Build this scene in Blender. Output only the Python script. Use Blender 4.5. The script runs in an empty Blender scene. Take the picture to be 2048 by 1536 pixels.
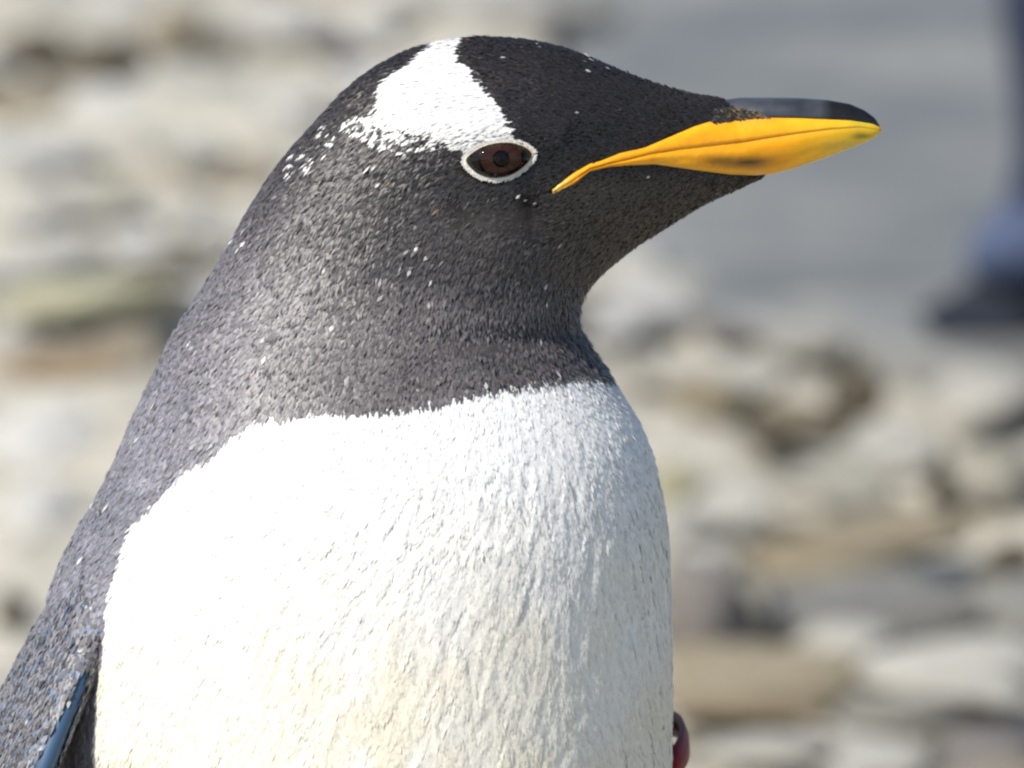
import bpy, math, random
import numpy as np
from mathutils import Vector
from mathutils.bvhtree import BVHTree

# ------------------------------------------------------------------ camera, sky, sun, exposure
sc = bpy.context.scene
COL = sc.collection
rng = np.random.default_rng(7)
random.seed(7)

FPX = 19500.0                      # focal length in pixels of the 2048 px wide photograph
PITCH = math.radians(8.0)
TGT = np.array([0.0, 0.0, 0.628])
FWD = np.array([0.0, math.cos(PITCH), -math.sin(PITCH)])
UPV = np.array([0.0, math.sin(PITCH), math.cos(PITCH)])
CAM = TGT - 2.6 * FWD
PX = 2.6 / FPX                     # metres per photograph pixel at the penguin

cam = bpy.data.cameras.new('camera')
cam.sensor_width = 36.0
cam.lens = 36.0 * FPX / 2048.0
cam.clip_start = 0.05
cam.clip_end = 2000.0
cam.dof.use_dof = True
cam.dof.focus_distance = 2.565
cam.dof.aperture_fstop = cam.lens / 18.0
cam.dof.aperture_blades = 0
camo = bpy.data.objects.new('camera', cam)
camo.location = CAM.tolist()
camo.rotation_euler = (math.pi / 2 - PITCH, 0, 0)
COL.objects.link(camo)
sc.camera = camo

SUN = np.array([-0.53, -0.44, 0.72]); SUN /= np.linalg.norm(SUN)
SUN_EL = math.asin(SUN[2]); SUN_AZ = math.atan2(SUN[0], SUN[1])
world = bpy.data.worlds.new('World'); sc.world = world; world.use_nodes = True
wn = world.node_tree.nodes; wl = world.node_tree.links
bg = wn['Background']
sky = wn.new('ShaderNodeTexSky'); sky.sky_type = 'NISHITA'; sky.sun_disc = False
sky.sun_elevation = SUN_EL; sky.sun_rotation = SUN_AZ % (2 * math.pi)
wl.new(sky.outputs[0], bg.inputs[0]); bg.inputs[1].default_value = 0.13
sun = bpy.data.lights.new('sun', 'SUN'); sun.energy = 4.5; sun.angle = math.radians(0.5)
sun.color = (1.0, 0.955, 0.88)
suno = bpy.data.objects.new('sun', sun)
suno.rotation_euler = Vector((-SUN).tolist()).to_track_quat('-Z', 'Y').to_euler()
suno.location = (-3, -3, 6); COL.objects.link(suno)
sc.view_settings.view_transform = 'Standard'; sc.view_settings.look = 'None'
sc.view_settings.exposure = 0.38; sc.view_settings.gamma = 1.0
sc.view_settings.use_curve_mapping = False
sc.render.engine = 'CYCLES'
sc.cycles.use_denoising = True
sc.cycles.max_bounces = 8
sc.cycles.filter_width = 2.3

# ------------------------------------------------------------------ helpers
def ray(px, py):
    px = np.asarray(px, float); py = np.asarray(py, float)
    d = FWD + ((px - 1024) / FPX)[..., None] * np.array([1.0, 0, 0]) + ((768 - py) / FPX)[..., None] * UPV
    return d
def on_y(px, py, y=0.0):                       # pixel -> point on the upright plane at depth y
    d = ray(px, py); t = (np.asarray(y) - CAM[1]) / d[..., 1]
    return CAM + t[..., None] * d
def on_z(px, py, z=0.0):                       # pixel -> point on the ground
    d = ray(px, py); t = (z - CAM[2]) / d[..., 2]
    return CAM + t[..., None] * d
def proj(P):
    v = np.asarray(P) - CAM; dz = v @ FWD
    return 1024 + FPX * v[..., 0] / dz, 768 - FPX * (v @ UPV) / dz

def nrm(v):
    return v / np.maximum(np.linalg.norm(v, axis=-1, keepdims=True), 1e-12)

def vnoise(x, y, seed=0):
    x = np.asarray(x, float); y = np.asarray(y, float)
    xi = np.floor(x).astype(np.int64); yi = np.floor(y).astype(np.int64)
    fx = x - xi; fy = y - yi
    fx = fx * fx * (3 - 2 * fx); fy = fy * fy * (3 - 2 * fy)
    def h(a, b):
        n = (a * 374761393 + b * 668265263 + seed * 1442695041) & 0x7fffffff
        n = ((n ^ (n >> 13)) * 1274126177) & 0x7fffffff
        return ((n ^ (n >> 16)) & 0xffff) / 65535.0
    return ((h(xi, yi) * (1 - fx) + h(xi + 1, yi) * fx) * (1 - fy) + (h(xi, yi + 1) * (1 - fx) + h(xi + 1, yi + 1) * fx) * fy)
def fbm(x, y, o=4, seed=0):
    s = 0; a = 0.5
    for k in range(o):
        s = s + a * vnoise(x * 2 ** k, y * 2 ** k, seed + 17 * k); a *= 0.5
    return s

def in_poly(x, y, poly):
    poly = np.asarray(poly, float); c = np.zeros(np.shape(x), bool)
    x0, y0 = poly[-1]
    for x1, y1 in poly:
        if y0 != y1:
            cond = ((y1 > y) != (y0 > y)) & (x < (x0 - x1) * (y - y1) / (y0 - y1) + x1)
            c ^= cond
        x0, y0 = x1, y1
    return c

def mesh_obj(name, V, F, mat, parent=None, col=None, smooth=True, normals=None):
    """V (n,3), F list of index tuples or an (m,k) array -> ONE mesh object"""
    me = bpy.data.meshes.new(name)
    V = np.asarray(V, np.float32)
    if isinstance(F, np.ndarray):
        m, k = F.shape
        me.vertices.add(len(V)); me.vertices.foreach_set('co', V.ravel())
        me.loops.add(m * k); me.loops.foreach_set('vertex_index', F.astype(np.int32).ravel())
        me.polygons.add(m); me.polygons.foreach_set('loop_start', np.arange(0, m * k, k, dtype=np.int32))
        me.polygons.foreach_set('loop_total', np.full(m, k, np.int32))
        me.update(calc_edges=True)
    else:
        me.from_pydata(V.tolist(), [], F); me.update()
    me.polygons.foreach_set('use_smooth', np.full(len(me.polygons), smooth))
    if col is not None:
        a = me.color_attributes.new('Col', 'FLOAT_COLOR', 'POINT')
        c4 = np.ones((len(V), 4), np.float32); c4[:, :3] = col
        a.data.foreach_set('color', c4.ravel())
    if normals is not None:
        me.normals_split_custom_set_from_vertices(normals.astype(np.float32).tolist())
    me.materials.append(mat)
    o = bpy.data.objects.new(name, me); COL.objects.link(o)
    if parent is not None: o.parent = parent
    return o

def grid_faces(n, m, close_j=True, flip=False):
    i, j = np.meshgrid(np.arange(n - 1), np.arange(m if close_j else m - 1), indexing='ij')
    j2 = (j + 1) % m
    f = np.stack([i * m + j, i * m + j2, (i + 1) * m + j2, (i + 1) * m + j], -1).reshape(-1, 4)
    return f[:, ::-1].copy() if flip else f
def loft(name, S, mat, parent=None, col=None, flip=False, caps=True):
    """S (n,m,3) closed rings"""
    n, m, _ = S.shape
    V = S.reshape(-1, 3); F = [tuple(f) for f in grid_faces(n, m, True, flip).tolist()]
    if caps:
        a = tuple(range(m)); b = tuple(range((n - 1) * m, n * m))
        F += [a[::-1] if not flip else a, b if not flip else b[::-1]]
    return mesh_obj(name, V, F, mat, parent, col)

def empty(name, loc=(0, 0, 0)):
    o = bpy.data.objects.new(name, None); COL.objects.link(o); o.location = loc
    o.empty_display_size = 0.05
    return o
def tag(o, label, cat, group=None):
    o['label'] = label; o['category'] = cat
    if group: o['group'] = group
def structure(o):
    o['kind'] = 'structure'; return o

def crom(keys, t):
    """uniform Catmull-Rom through rows of keys at float parameter t"""
    K = np.asarray(keys, float); n = len(K)
    t = np.clip(np.asarray(t, float), 0, n - 1 - 1e-9)
    i = np.floor(t).astype(int); f = (t - i)[..., None]
    p0 = K[np.maximum(i - 1, 0)]; p1 = K[i]; p2 = K[np.minimum(i + 1, n - 1)]; p3 = K[np.minimum(i + 2, n - 1)]
    return 0.5 * (2 * p1 + (p2 - p0) * f + (2 * p0 - 5 * p1 + 4 * p2 - p3) * f ** 2 + (3 * p1 - p0 - 3 * p2 + p3) * f ** 3)
def interp(tab, x):
    tab = sorted(tab); return np.interp(x, [a for a, b in tab], [b for a, b in tab])

# ------------------------------------------------------------------ materials
def mat_new(name):
    m = bpy.data.materials.new(name); m.use_nodes = True
    nt = m.node_tree; return m, nt, nt.nodes['Principled BSDF']
def noise_node(nt, scale, detail=4, rough=0.55, coord='Object', stretch=None):
    tc = nt.nodes.new('ShaderNodeTexCoord'); src = tc.outputs[coord]
    if stretch:
        mp = nt.nodes.new('ShaderNodeMapping'); mp.inputs['Scale'].default_value = stretch
        nt.links.new(src, mp.inputs[0]); src = mp.outputs[0]
    n = nt.nodes.new('ShaderNodeTexNoise'); n.inputs['Scale'].default_value = scale
    n.inputs['Detail'].default_value = detail; n.inputs['Roughness'].default_value = rough
    nt.links.new(src, n.inputs['Vector']); return n
def ramp(nt, fac, stops):
    r = nt.nodes.new('ShaderNodeValToRGB'); e = r.color_ramp.elements
    while len(e) < len(stops): e.new(0.5)
    for k, (p, c) in enumerate(stops):
        e[k].position = p; e[k].color = (*c, 1)
    nt.links.new(fac, r.inputs[0]); return r
def bump(nt, b, height, strength, dist):
    bp = nt.nodes.new('ShaderNodeBump'); bp.inputs['Strength'].default_value = strength
    bp.inputs['Distance'].default_value = dist
    nt.links.new(height, bp.inputs['Height']); nt.links.new(bp.outputs[0], b.inputs['Normal'])

def attr_mat(name, rough, spec=0.5, bump_scale=None, bump_s=0.2, translucent=0.0, coat=0.0, sheen=0.0, mott=0.0):
    m, nt, b = mat_new(name)
    a = nt.nodes.new('ShaderNodeAttribute'); a.attribute_name = 'Col'
    colout = a.outputs['Color']
    if mott:
        n = noise_node(nt, 900, 3)
        mr = nt.nodes.new('ShaderNodeMapRange'); mr.inputs[3].default_value = 1 - mott; mr.inputs[4].default_value = 1 + mott
        nt.links.new(n.outputs[0], mr.inputs[0])
        mx = nt.nodes.new('ShaderNodeVectorMath'); mx.operation = 'SCALE'
        nt.links.new(colout, mx.inputs[0]); nt.links.new(mr.outputs[0], mx.inputs['Scale']); colout = mx.outputs[0]
    nt.links.new(colout, b.inputs['Base Color'])
    b.inputs['Roughness'].default_value = rough; b.inputs['Specular IOR Level'].default_value = spec
    b.inputs['Coat Weight'].default_value = coat; b.inputs['Coat Roughness'].default_value = 0.08
    b.inputs['Sheen Weight'].default_value = sheen
    if bump_scale:
        n = noise_node(nt, bump_scale, 3); bump(nt, b, n.outputs[0], bump_s, 0.0006)
    if translucent:
        tr = nt.nodes.new('ShaderNodeBsdfTranslucent'); nt.links.new(colout, tr.inputs[0])
        ms = nt.nodes.new('ShaderNodeMixShader'); ms.inputs[0].default_value = translucent
        nt.links.new(b.outputs[0], ms.inputs[1]); nt.links.new(tr.outputs[0], ms.inputs[2])
        nt.links.new(ms.outputs[0], nt.nodes['Material Output'].inputs[0])
    return m
def plain_mat(name, col, rough=0.6, spec=0.5, nscale=40, var=0.25, bs=0.3, bd=0.002, metallic=0.0, coat=0.0):
    m, nt, b = mat_new(name); c = np.array(col)
    n = noise_node(nt, nscale, 5)
    r = ramp(nt, n.outputs[0], [(0.3, tuple(np.clip(c * (1 - var), 0, 1))), (0.7, tuple(np.clip(c * (1 + var), 0, 1)))])
    nt.links.new(r.outputs[0], b.inputs['Base Color'])
    b.inputs['Roughness'].default_value = rough; b.inputs['Specular IOR Level'].default_value = spec
    b.inputs['Metallic'].default_value = metallic; b.inputs['Coat Weight'].default_value = coat
    bump(nt, b, n.outputs[0], bs, bd)
    return m

M_DOWN = attr_mat('under_plumage', 0.8, 0.2, 700, 0.4)
M_FEATHER = attr_mat('feathers', 0.42, 0.45, translucent=0.10)
M_GLOSSY = attr_mat('dark_feathers', 0.46, 0.48, translucent=0.04)
M_BILL = attr_mat('bill_horn', 0.34, 0.45, 500, 0.12, mott=0.10)
M_EYE = attr_mat('eye_gloss', 0.08, 0.22)
M_LID = attr_mat('eyelid_skin', 0.6, 0.3, 1200, 0.4)
M_FOOT = plain_mat('foot_skin', (0.55, 0.22, 0.05), 0.5, 0.4, 120, 0.25, 0.5, 0.001)
M_CLAW = plain_mat('claw', (0.03, 0.025, 0.02), 0.3, 0.5, 200, 0.2)
M_QUILL = plain_mat('tail_quill', (0.012, 0.016, 0.026), 0.6, 0.15, 300, 0.3, 0.3, 0.0008)
M_BAND = plain_mat('band_plastic', (0.13, 0.003, 0.010), 0.55, 0.12, 150, 0.4, 0.1, 0.0005)
M_CLASP = plain_mat('band_clasp', (0.55, 0.52, 0.55), 0.3, 0.5, 150, 0.15, 0.1, 0.0005)

# ------------------------------------------------------------------ the ground, the wet slab, the rock bed
def ground_height(x, y):
    return 0.10 * (fbm(x * 4.0, y * 1.8, 4, 3) - 0.5) + 0.03 * (fbm(x * 14, y * 9, 3, 9) - 0.5)

def rock_mat(name, tinted=True, base=(0.25, 0.23, 0.19)):
    m, nt, b = mat_new(name)
    if tinted:
        oi = nt.nodes.new('ShaderNodeObjectInfo'); tint = oi.outputs['Color']
    else:
        rg = nt.nodes.new('ShaderNodeRGB'); rg.outputs[0].default_value = (*base, 1); tint = rg.outputs[0]
    n1 = noise_node(nt, 14, 6, 0.62); n2 = noise_node(nt, 60, 4, 0.6); n3 = noise_node(nt, 5, 3)
    r1 = ramp(nt, n1.outputs[0], [(0.30, (0.56, 0.53, 0.47)), (0.47, (0.97, 0.96, 0.95)), (0.72, (1.35, 1.33, 1.28))])
    mx = nt.nodes.new('ShaderNodeMix'); mx.data_type = 'RGBA'; mx.blend_type = 'MULTIPLY'; mx.inputs[0].default_value = 1
    nt.links.new(tint, mx.inputs[6]); nt.links.new(r1.outputs[0], mx.inputs[7])
    r2 = ramp(nt, n2.outputs[0], [(0.35, (0.62, 0.60, 0.56)), (0.6, (1.1, 1.1, 1.1))])
    mx2 = nt.nodes.new('ShaderNodeMix'); mx2.data_type = 'RGBA'; mx2.blend_type = 'MULTIPLY'; mx2.inputs[0].default_value = 1
    nt.links.new(mx.outputs[2], mx2.inputs[6]); nt.links.new(r2.outputs[0], mx2.inputs[7])
    # ochre lichen patches
    r3 = ramp(nt, n3.outputs[0], [(0.56, (0, 0, 0)), (0.70, (0.45, 0.45, 0.45))])
    mx3 = nt.nodes.new('ShaderNodeMix'); mx3.data_type = 'RGBA'
    nt.links.new(r3.outputs[0], mx3.inputs[0]); nt.links.new(mx2.outputs[2], mx3.inputs[6]); mx3.inputs[7].default_value = (0.40, 0.37, 0.275, 1)
    nt.links.new(mx3.outputs[2], b.inputs['Base Color'])
    b.inputs['Roughness'].default_value = 0.8; b.inputs['Specular IOR Level'].default_value = 0.3
    bump(nt, b, n1.outputs[0], 0.8, 0.015)
    return m
M_ROCK = rock_mat('lichened_rock')
M_BED = rock_mat('rock_bed_earth', False, (0.44, 0.415, 0.35))
M_EARTH = rock_mat('ground_earth', False, (0.24, 0.22, 0.18))

def slab_mat():
    m, nt, b = mat_new('wet_concrete')
    n1 = noise_node(nt, 2.2, 4, 0.6, stretch=(1.0, 0.8, 1)); n2 = noise_node(nt, 26, 5, 0.6)
    r1 = ramp(nt, n1.outputs[0], [(0.36, (0.10, 0.103, 0.10)), (0.5, (0.158, 0.158, 0.148)), (0.64, (0.215, 0.21, 0.19))])
    r2 = ramp(nt, n2.outputs[0], [(0.3, (0.8, 0.8, 0.8)), (0.7, (1.15, 1.15, 1.15))])
    mx = nt.nodes.new('ShaderNodeMix'); mx.data_type = 'RGBA'; mx.blend_type = 'MULTIPLY'; mx.inputs[0].default_value = 1
    nt.links.new(r1.outputs[0], mx.inputs[6]); nt.links.new(r2.outputs[0], mx.inputs[7])
    nt.links.new(mx.outputs[2], b.inputs['Base Color'])
    rr = nt.nodes.new('ShaderNodeMapRange'); b.inputs['Specular IOR Level'].default_value = 0.3; rr.inputs[3].default_value = 0.5; rr.inputs[4].default_value = 0.7
    nt.links.new(n1.outputs[0], rr.inputs[0]); nt.links.new(rr.outputs[0], b.inputs['Roughness'])
    bump(nt, b, n2.outputs[0], 0.5, 0.006)
    return m

# one sheet to the horizon
structure(mesh_obj('ground', [(-400, -400, -0.09), (400, -400, -0.09), (400, 400, -0.09), (-400, 400, -0.09)], [(0, 1, 2, 3)], M_EARTH))
# rock bed: uneven earth between the stones
gx = np.linspace(-1.6, 1.6, 150); gy = np.linspace(-1.2, 11.0, 330)
X, Y = np.meshgrid(gx, gy, indexing='ij')
# the flat slab starts beyond this line (world x -> world y of its near edge)
def slab_edge(x):
    return np.interp(x, [-9, 0.02, 0.05, 0.10, 0.18, 0.30, 0.40, 0.8, 9], [60, 60, 5.3, 4.95, 4.75, 4.58, 4.38, 4.1, 3.6])
Z = ground_height(X, Y)
under = np.clip((Y - slab_edge(X)) / 0.06, 0, 1)
Z = Z * (1 - under) - 0.05 * under
bed = structure(mesh_obj('rock_bed', np.stack([X, Y, Z], -1).reshape(-1, 3), grid_faces(150, 330, False), M_BED))
# slab
xs = np.concatenate([np.linspace(0.05, 1.0, 40), np.linspace(1.2, 7, 12)])
near = slab_edge(xs) + 0.02 * (fbm(xs * 9, xs * 0, 3, 5) - 0.5)
V = []; F = []
for k, x in enumerate(xs):
    V += [(x, near[k], -0.08), (x, near[k] + 0.004, 0.004), (x, near[k] + 0.02, 0.012), (x, 30, 0.012)]
for k in range(len(xs) - 1):
    for q in range(3):
        a = 4 * k + q; F.append((a, a + 4, a + 5, a + 1))
V2 = len(V); V += [(0.05, 30, -0.08)]
F.append((0, 1, 2, 3, V2))
slab = structure(mesh_obj('pavement', V, F, slab_mat(), smooth=False))

# stone shapes
def ico():
    t = (1 + 5 ** 0.5) / 2
    v = [(-1, t, 0), (1, t, 0), (-1, -t, 0), (1, -t, 0), (0, -1, t), (0, 1, t), (0, -1, -t), (0, 1, -t), (t, 0, -1), (t, 0, 1), (-t, 0, -1), (-t, 0, 1)]
    f = [(0, 11, 5), (0, 5, 1), (0, 1, 7), (0, 7, 10), (0, 10, 11), (1, 5, 9), (5, 11, 4), (11, 10, 2), (10, 7, 6), (7, 1, 8), (3, 9, 4), (3, 4, 2), (3, 2, 6), (3, 6, 8), (3, 8, 9), (4, 9, 5), (2, 4, 11), (6, 2, 10), (8, 6, 7), (9, 8, 1)]
    v = [np.array(p) / np.linalg.norm(p) for p in v]
    for _ in range(2):
        nf = []; cache = {}
        def mid(a, b):
            k = (min(a, b), max(a, b))
            if k not in cache:
                p = v[a] + v[b]; v.append(p / np.linalg.norm(p)); cache[k] = len(v) - 1
            return cache[k]
        for a, b, c in f:
            ab, bc, ca = mid(a, b), mid(b, c), mid(c, a)
            nf += [(a, ab, ca), (b, bc, ab), (c, ca, bc), (ab, bc, ca)]
        f = nf
    return np.array(v), f
ICO_V, ICO_F = ico()
stone_meshes = []
for k in range(14):
    r = np.random.default_rng(100 + k); v = ICO_V.copy()
    d = np.ones(len(v))
    for _ in range(6):                                # chip flats off the lump
        n = r.normal(size=3); n /= np.linalg.norm(n); h = r.uniform(0.55, 0.9)
        s = v @ n; over = np.maximum(s - h, 0); v = v - over[:, None] * n * 0.9
    for _ in range(6):
        n = r.normal(size=3) * r.uniform(1.5, 4); v = v * (1 + 0.06 * np.sin(v @ n + r.uniform(0, 6)))[:, None]
    v /= np.abs(v).max(axis=0)
    me = bpy.data.meshes.new('stone'); me.from_pydata(v.tolist(), [], ICO_F); me.update()
    me.polygons.foreach_set('use_smooth', np.full(len(me.polygons), True)); me.materials.append(M_ROCK)
    stone_meshes.append(me)
def stone(loc, half, colr, rz=0.0, ry=0.0, rx=0.0):
    o = bpy.data.objects.new('stone', random.choice(stone_meshes)); COL.objects.link(o)
    o.location = loc; o.scale = half; o.rotation_euler = (rx, ry, rz); o.color = (*colr, 1); o.parent = bed
    return o
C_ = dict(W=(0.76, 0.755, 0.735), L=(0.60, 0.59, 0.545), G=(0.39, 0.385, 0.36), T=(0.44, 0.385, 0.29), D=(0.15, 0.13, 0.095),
          O=(0.43, 0.32, 0.20), Y=(0.62, 0.60, 0.42), P=(0.33, 0.31, 0.32))
# stones, and D lumps coloured dark for the shade in gaps: pixel box -> distance from the ground under its lower edge, size from that distance
ROCKS = """-40 -30 200 48 G;170 -50 280 42 W;-20 48 190 135 D;110 62 300 150 D;280 -5 400 92 T;395 50 485 112 D;480 -10 645 85 W;640 30 700 125 P
680 10 805 105 W;780 20 900 85 G;880 0 1010 90 L;990 10 1120 100 G;-20 150 125 250 T;125 165 295 265 W;260 120 470 205 L;470 175 645 285 W;640 120 800 200 L;85 270 195 352 W;-20 300 90 405 L
180 345 265 402 Y;200 240 330 335 L;330 250 470 365 L;415 300 565 365 T;-20 390 115 465 W;100 395 300 445 L;225 450 335 525 W;205 500 435 560 D;300 380 440 470 L;-30 470 200 550 L;-20 545 340 645 Y
380 420 480 520 L;35 655 105 705 D;-20 685 300 795 O;180 640 340 770 T;-20 795 245 960 W;110 925 205 1005 G;-20 955 160 1150 W;-20 1155 65 1290 D;-20 1290 45 1360 O;130 880 260 940 L
1235 690 1335 795 L;1320 705 1595 805 W;1170 610 1310 705 W;1395 640 1505 685 P;1470 600 1730 670 L;1340 740 1505 835 T;1650 715 1795 812 D;1485 825 1605 875 D;1530 795 1710 885 T
1715 850 1905 935 W;1885 735 2080 835 W;1845 880 1905 975 D;1895 880 2080 1005 L;1575 900 1805 1005 L;1395 955 1555 1055 W;1290 930 1405 1015 Y;1300 1005 1425 1105 W;1360 1075 1485 1185 W
1465 1145 1545 1295 L;1330 1105 1500 1315 P;1495 1040 1625 1115 D;1495 1075 1805 1205 T;1595 1000 1985 1135 T;1955 1060 2080 1135 D;1645 1125 1905 1215 L;1825 1185 1965 1235 D
1330 1300 1705 1415 T;1595 1235 1805 1355 W;1745 1275 2080 1405 W;1330 1415 1705 1472 O;1425 1460 1655 1560 W;1695 1375 1905 1485 G;1865 1425 1925 1485 D;1895 1345 2080 1435 W;1645 1475 1855 1580 W;1895 1440 2080 1580 P;1170 470 1330 600 L;1290 540 1440 625 L;1075 -30 1240 70 G;1190 560 1420 640 W;1560 660 1700 720 L"""
spots = []
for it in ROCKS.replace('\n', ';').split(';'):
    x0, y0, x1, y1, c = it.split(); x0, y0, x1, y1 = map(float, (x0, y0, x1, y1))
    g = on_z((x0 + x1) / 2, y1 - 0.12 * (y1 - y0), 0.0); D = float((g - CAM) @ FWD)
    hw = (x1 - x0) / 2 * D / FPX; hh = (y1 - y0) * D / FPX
    shade_gap = c == 'D'  # dark-coloured lump in place of a shaded hollow
    dep = min(max(hw * 0.8, 0.035), 0.22) if shade_gap else min(max(hw * 1.25, 0.06), 0.34)
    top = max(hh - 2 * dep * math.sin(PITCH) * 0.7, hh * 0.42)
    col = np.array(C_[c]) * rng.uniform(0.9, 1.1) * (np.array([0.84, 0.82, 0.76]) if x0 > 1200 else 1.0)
    stone((g[0], g[1] + dep * 0.9 - (0.03 if shade_gap else 0), top * 0.16), (hw * (1.0 if shade_gap else 1.28), dep, top * (0.9 if shade_gap else 0.78)), col, 0, rng.uniform(-0.12, 0.12) + (0.25 if (x0 > 1330 and 1000 < y0 < 1200 and hw < 0.03) else 0), rng.uniform(-0.15, 0.15))
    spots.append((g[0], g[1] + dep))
keys = list('WLLGTLWLTLGW')
n_fill = 0; tries = 0
while n_fill < 22 and tries < 4000:
    tries += 1
    x = rng.uniform(-0.75, 0.75); y = rng.uniform(2.3, 8.6)
    if y > slab_edge(x) - 0.06: continue
    if x > 0.06 and rng.uniform() < 0.7: continue
    s = rng.uniform(0.05, 0.10)
    k = keys[rng.integers(len(keys))]
    z = float(ground_height(np.array(x), np.array(y)))
    stone((x, y, z + 0.1 * s), (s * rng.uniform(0.9, 1.7), s * rng.uniform(0.8, 1.5), s * rng.uniform(0.22, 0.42)), np.array(C_[k]) * rng.uniform(0.7, 1.0) * (0.85 if x > 0.05 else 1.0), rng.uniform(-0.5, 0.5), rng.uniform(-0.2, 0.2), rng.uniform(-0.2, 0.2))
    n_fill += 1

# ------------------------------------------------------------------ the main penguin: body surface
# rows: back/crown point (pixel), front/throat point (pixel), half width across (pixels)
ST = [(1492, 225, 1526, 322, 26), (1445, 199, 1535, 346, 52), (1388, 189, 1482, 374, 76), (1330, 174, 1422, 401, 97), (1270, 154, 1370, 430, 118),
      (1200, 125, 1320, 461, 146), (1130, 99, 1276, 488, 172), (1060, 83, 1242, 513, 193), (1000, 78, 1212, 537, 207), (940, 77, 1190, 558, 217),
      (860, 90, 1173, 579, 224), (782, 119, 1163, 600, 230), (702, 172, 1158, 620, 236), (627, 250, 1157, 640, 241), (562, 325, 1160, 660, 249),
      (507, 405, 1168, 678, 261), (464, 480, 1181, 700, 280), (411, 570, 1199, 727, 312), (352, 660, 1221, 757, 352), (307, 750, 1251, 802, 396),
      (267, 835, 1281, 852, 434), (229, 925, 1304, 910, 470), (186, 1010, 1322, 980, 503), (140, 1090, 1334, 1055, 530), (98, 1190, 1341, 1160, 556),
      (84, 1310, 1344, 1290, 580), (92, 1430, 1344, 1420, 600), (100, 1540, 1344, 1536, 615), (75, 1850, 1350, 1840, 650), (20, 2300, 1390, 2280, 690), (-20, 3000, 1420, 2960, 720),
      (0, 3900, 1400, 3860, 700), (110, 4620, 1270, 4600, 580), (300, 5060, 1090, 5060, 380), (520, 5240, 900, 5240, 170), (690, 5285, 730, 5285, 16)]
STW = []
for bx, by, fx, fy, w in ST:
    b = on_y(bx, by); f = on_y(fx, fy)
    STW.append((b[0], b[2], f[0], f[2], w * PX))
STW = np.array(STW); NT = len(STW)
HEADING = np.array([0.66, -0.75]); HEADING /= np.linalg.norm(HEADING)
AXIS = np.array([on_y(735, 1400)[0], 0.0])

def base_surf(t, th):
    k = crom(STW, t)
    bx, bz, fx, fz, w = (k[..., i] for i in range(5))
    cx = (bx + fx) / 2; cz = (bz + fz) / 2; ux = (bx - fx) / 2; uz = (bz - fz) / 2
    n = 2.15; c = np.cos(th); s = np.sin(th)
    cc = np.sign(c) * np.abs(c) ** (2 / n); ss = np.sign(s) * np.abs(s) ** (2 / n)
    return np.stack([cx + ux * cc, -w * ss, cz + uz * cc], -1)

def seg_dist(px, py, pts):
    d = np.full(np.shape(px), 1e9)
    for (x0, y0), (x1, y1) in zip(pts[:-1], pts[1:]):
        vx, vy = x1 - x0, y1 - y0
        f = np.clip(((px - x0) * vx + (py - y0) * vy) / (vx * vx + vy * vy), 0, 1)
        d = np.minimum(d, np.hypot(px - x0 - f * vx, py - y0 - f * vy))
    return d
def near_px(P):
    """pixel of a point, the far half of the head/neck read as the mirror of the near half"""
    Q = np.array(P, float); Q[..., 1] = -np.abs(Q[..., 1]); return proj(Q)
CREASE = [(800, 690), (900, 672), (1000, 668), (1080, 662), (1165, 640)]
def disp(P):
    """gentle relief in pixels: neck fold, cheek hollow at the gape, brow, lore"""
    px, py = near_px(P)
    edge = np.clip((px - 790) / 200, 0, 1) * np.clip((1185 - px) / 120, 0, 1)
    d = -8 * np.exp(-(seg_dist(px, py, CREASE) / 24) ** 2) * edge
    d += 5 * np.exp(-(seg_dist(px, py, [(850, 630), (1000, 622), (1110, 605)]) / 30) ** 2) * edge
    d += -22 * np.exp(-(((px - 1078) / 28) ** 2 + ((py - 415) / 38) ** 2))
    d += -9 * np.exp(-(seg_dist(px, py, [(940, 410), (1060, 400)]) / 30) ** 2)
    d += 9 * np.exp(-(seg_dist(px, py, [(930, 262), (1040, 255), (1120, 262)]) / 26) ** 2)
    d += -7 * np.exp(-(seg_dist(px, py, [(1120, 310), (1250, 265)]) / 26) ** 2)
    d += -10 * np.exp(-(((px - 1000) / 70) ** 2 + ((py - 325) / 42) ** 2))
    d += 12 * np.exp(-(((px - 1010) / 110) ** 2 + ((py - 480) / 55) ** 2))
    return d
def frame(t, th):
    e = 0.02; f = 0.01
    P = base_surf(t, th)
    a = base_surf(np.clip(t + e, 0, NT - 1), th) - base_surf(np.clip(t - e, 0, NT - 1), th)
    b = base_surf(t, th + f) - base_surf(t, th - f)
    N = nrm(np.cross(b, a)); area = np.linalg.norm(np.cross(a / (2 * e), b / (2 * f)), axis=-1)
    k = crom(STW, t); C = np.stack([(k[..., 0] + k[..., 2]) / 2, 0 * t, (k[..., 1] + k[..., 3]) / 2], -1)
    N = np.where(((P - C) * N).sum(-1, keepdims=True) < 0, -N, N)
    return P, N, nrm(a), area
def tuft(t, th, P):
    """fine clumping of the plumage in pixels: long soft streaks on the breast, short grain on the neck"""
    u = th * 60 + 0.9 * vnoise(t * 3, th * 6, 4); v = t
    body = np.clip((t - 18) / 3, 0, 1)
    warp = 1.8 * fbm(t * 1.3, th * 5, 2, 21); th = th + 0.075 * np.sin(2.3 - th) * np.clip(t - 23, -4, 6) * body
    tw = t + 0.8 * vnoise(th * 33, t * 0.8, 61); s1 = fbm(th * 42 + warp, tw * 3.0, 3, 31) - 0.47
    s2 = fbm(th * 19 + warp, tw * 1.3, 2, 37) - 0.4
    s3 = fbm(th * 55, t * 7.0, 3, 41) - 0.47
    return body * (4.2 * s1 + 5.0 * s2) + (1 - body) * (3.0 * s3)
def surf(t, th):
    P, N, T, A = frame(t, th)
    return P + N * ((disp(P) + tuft(t, th, P)) * PX)[..., None], N, T, A

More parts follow.
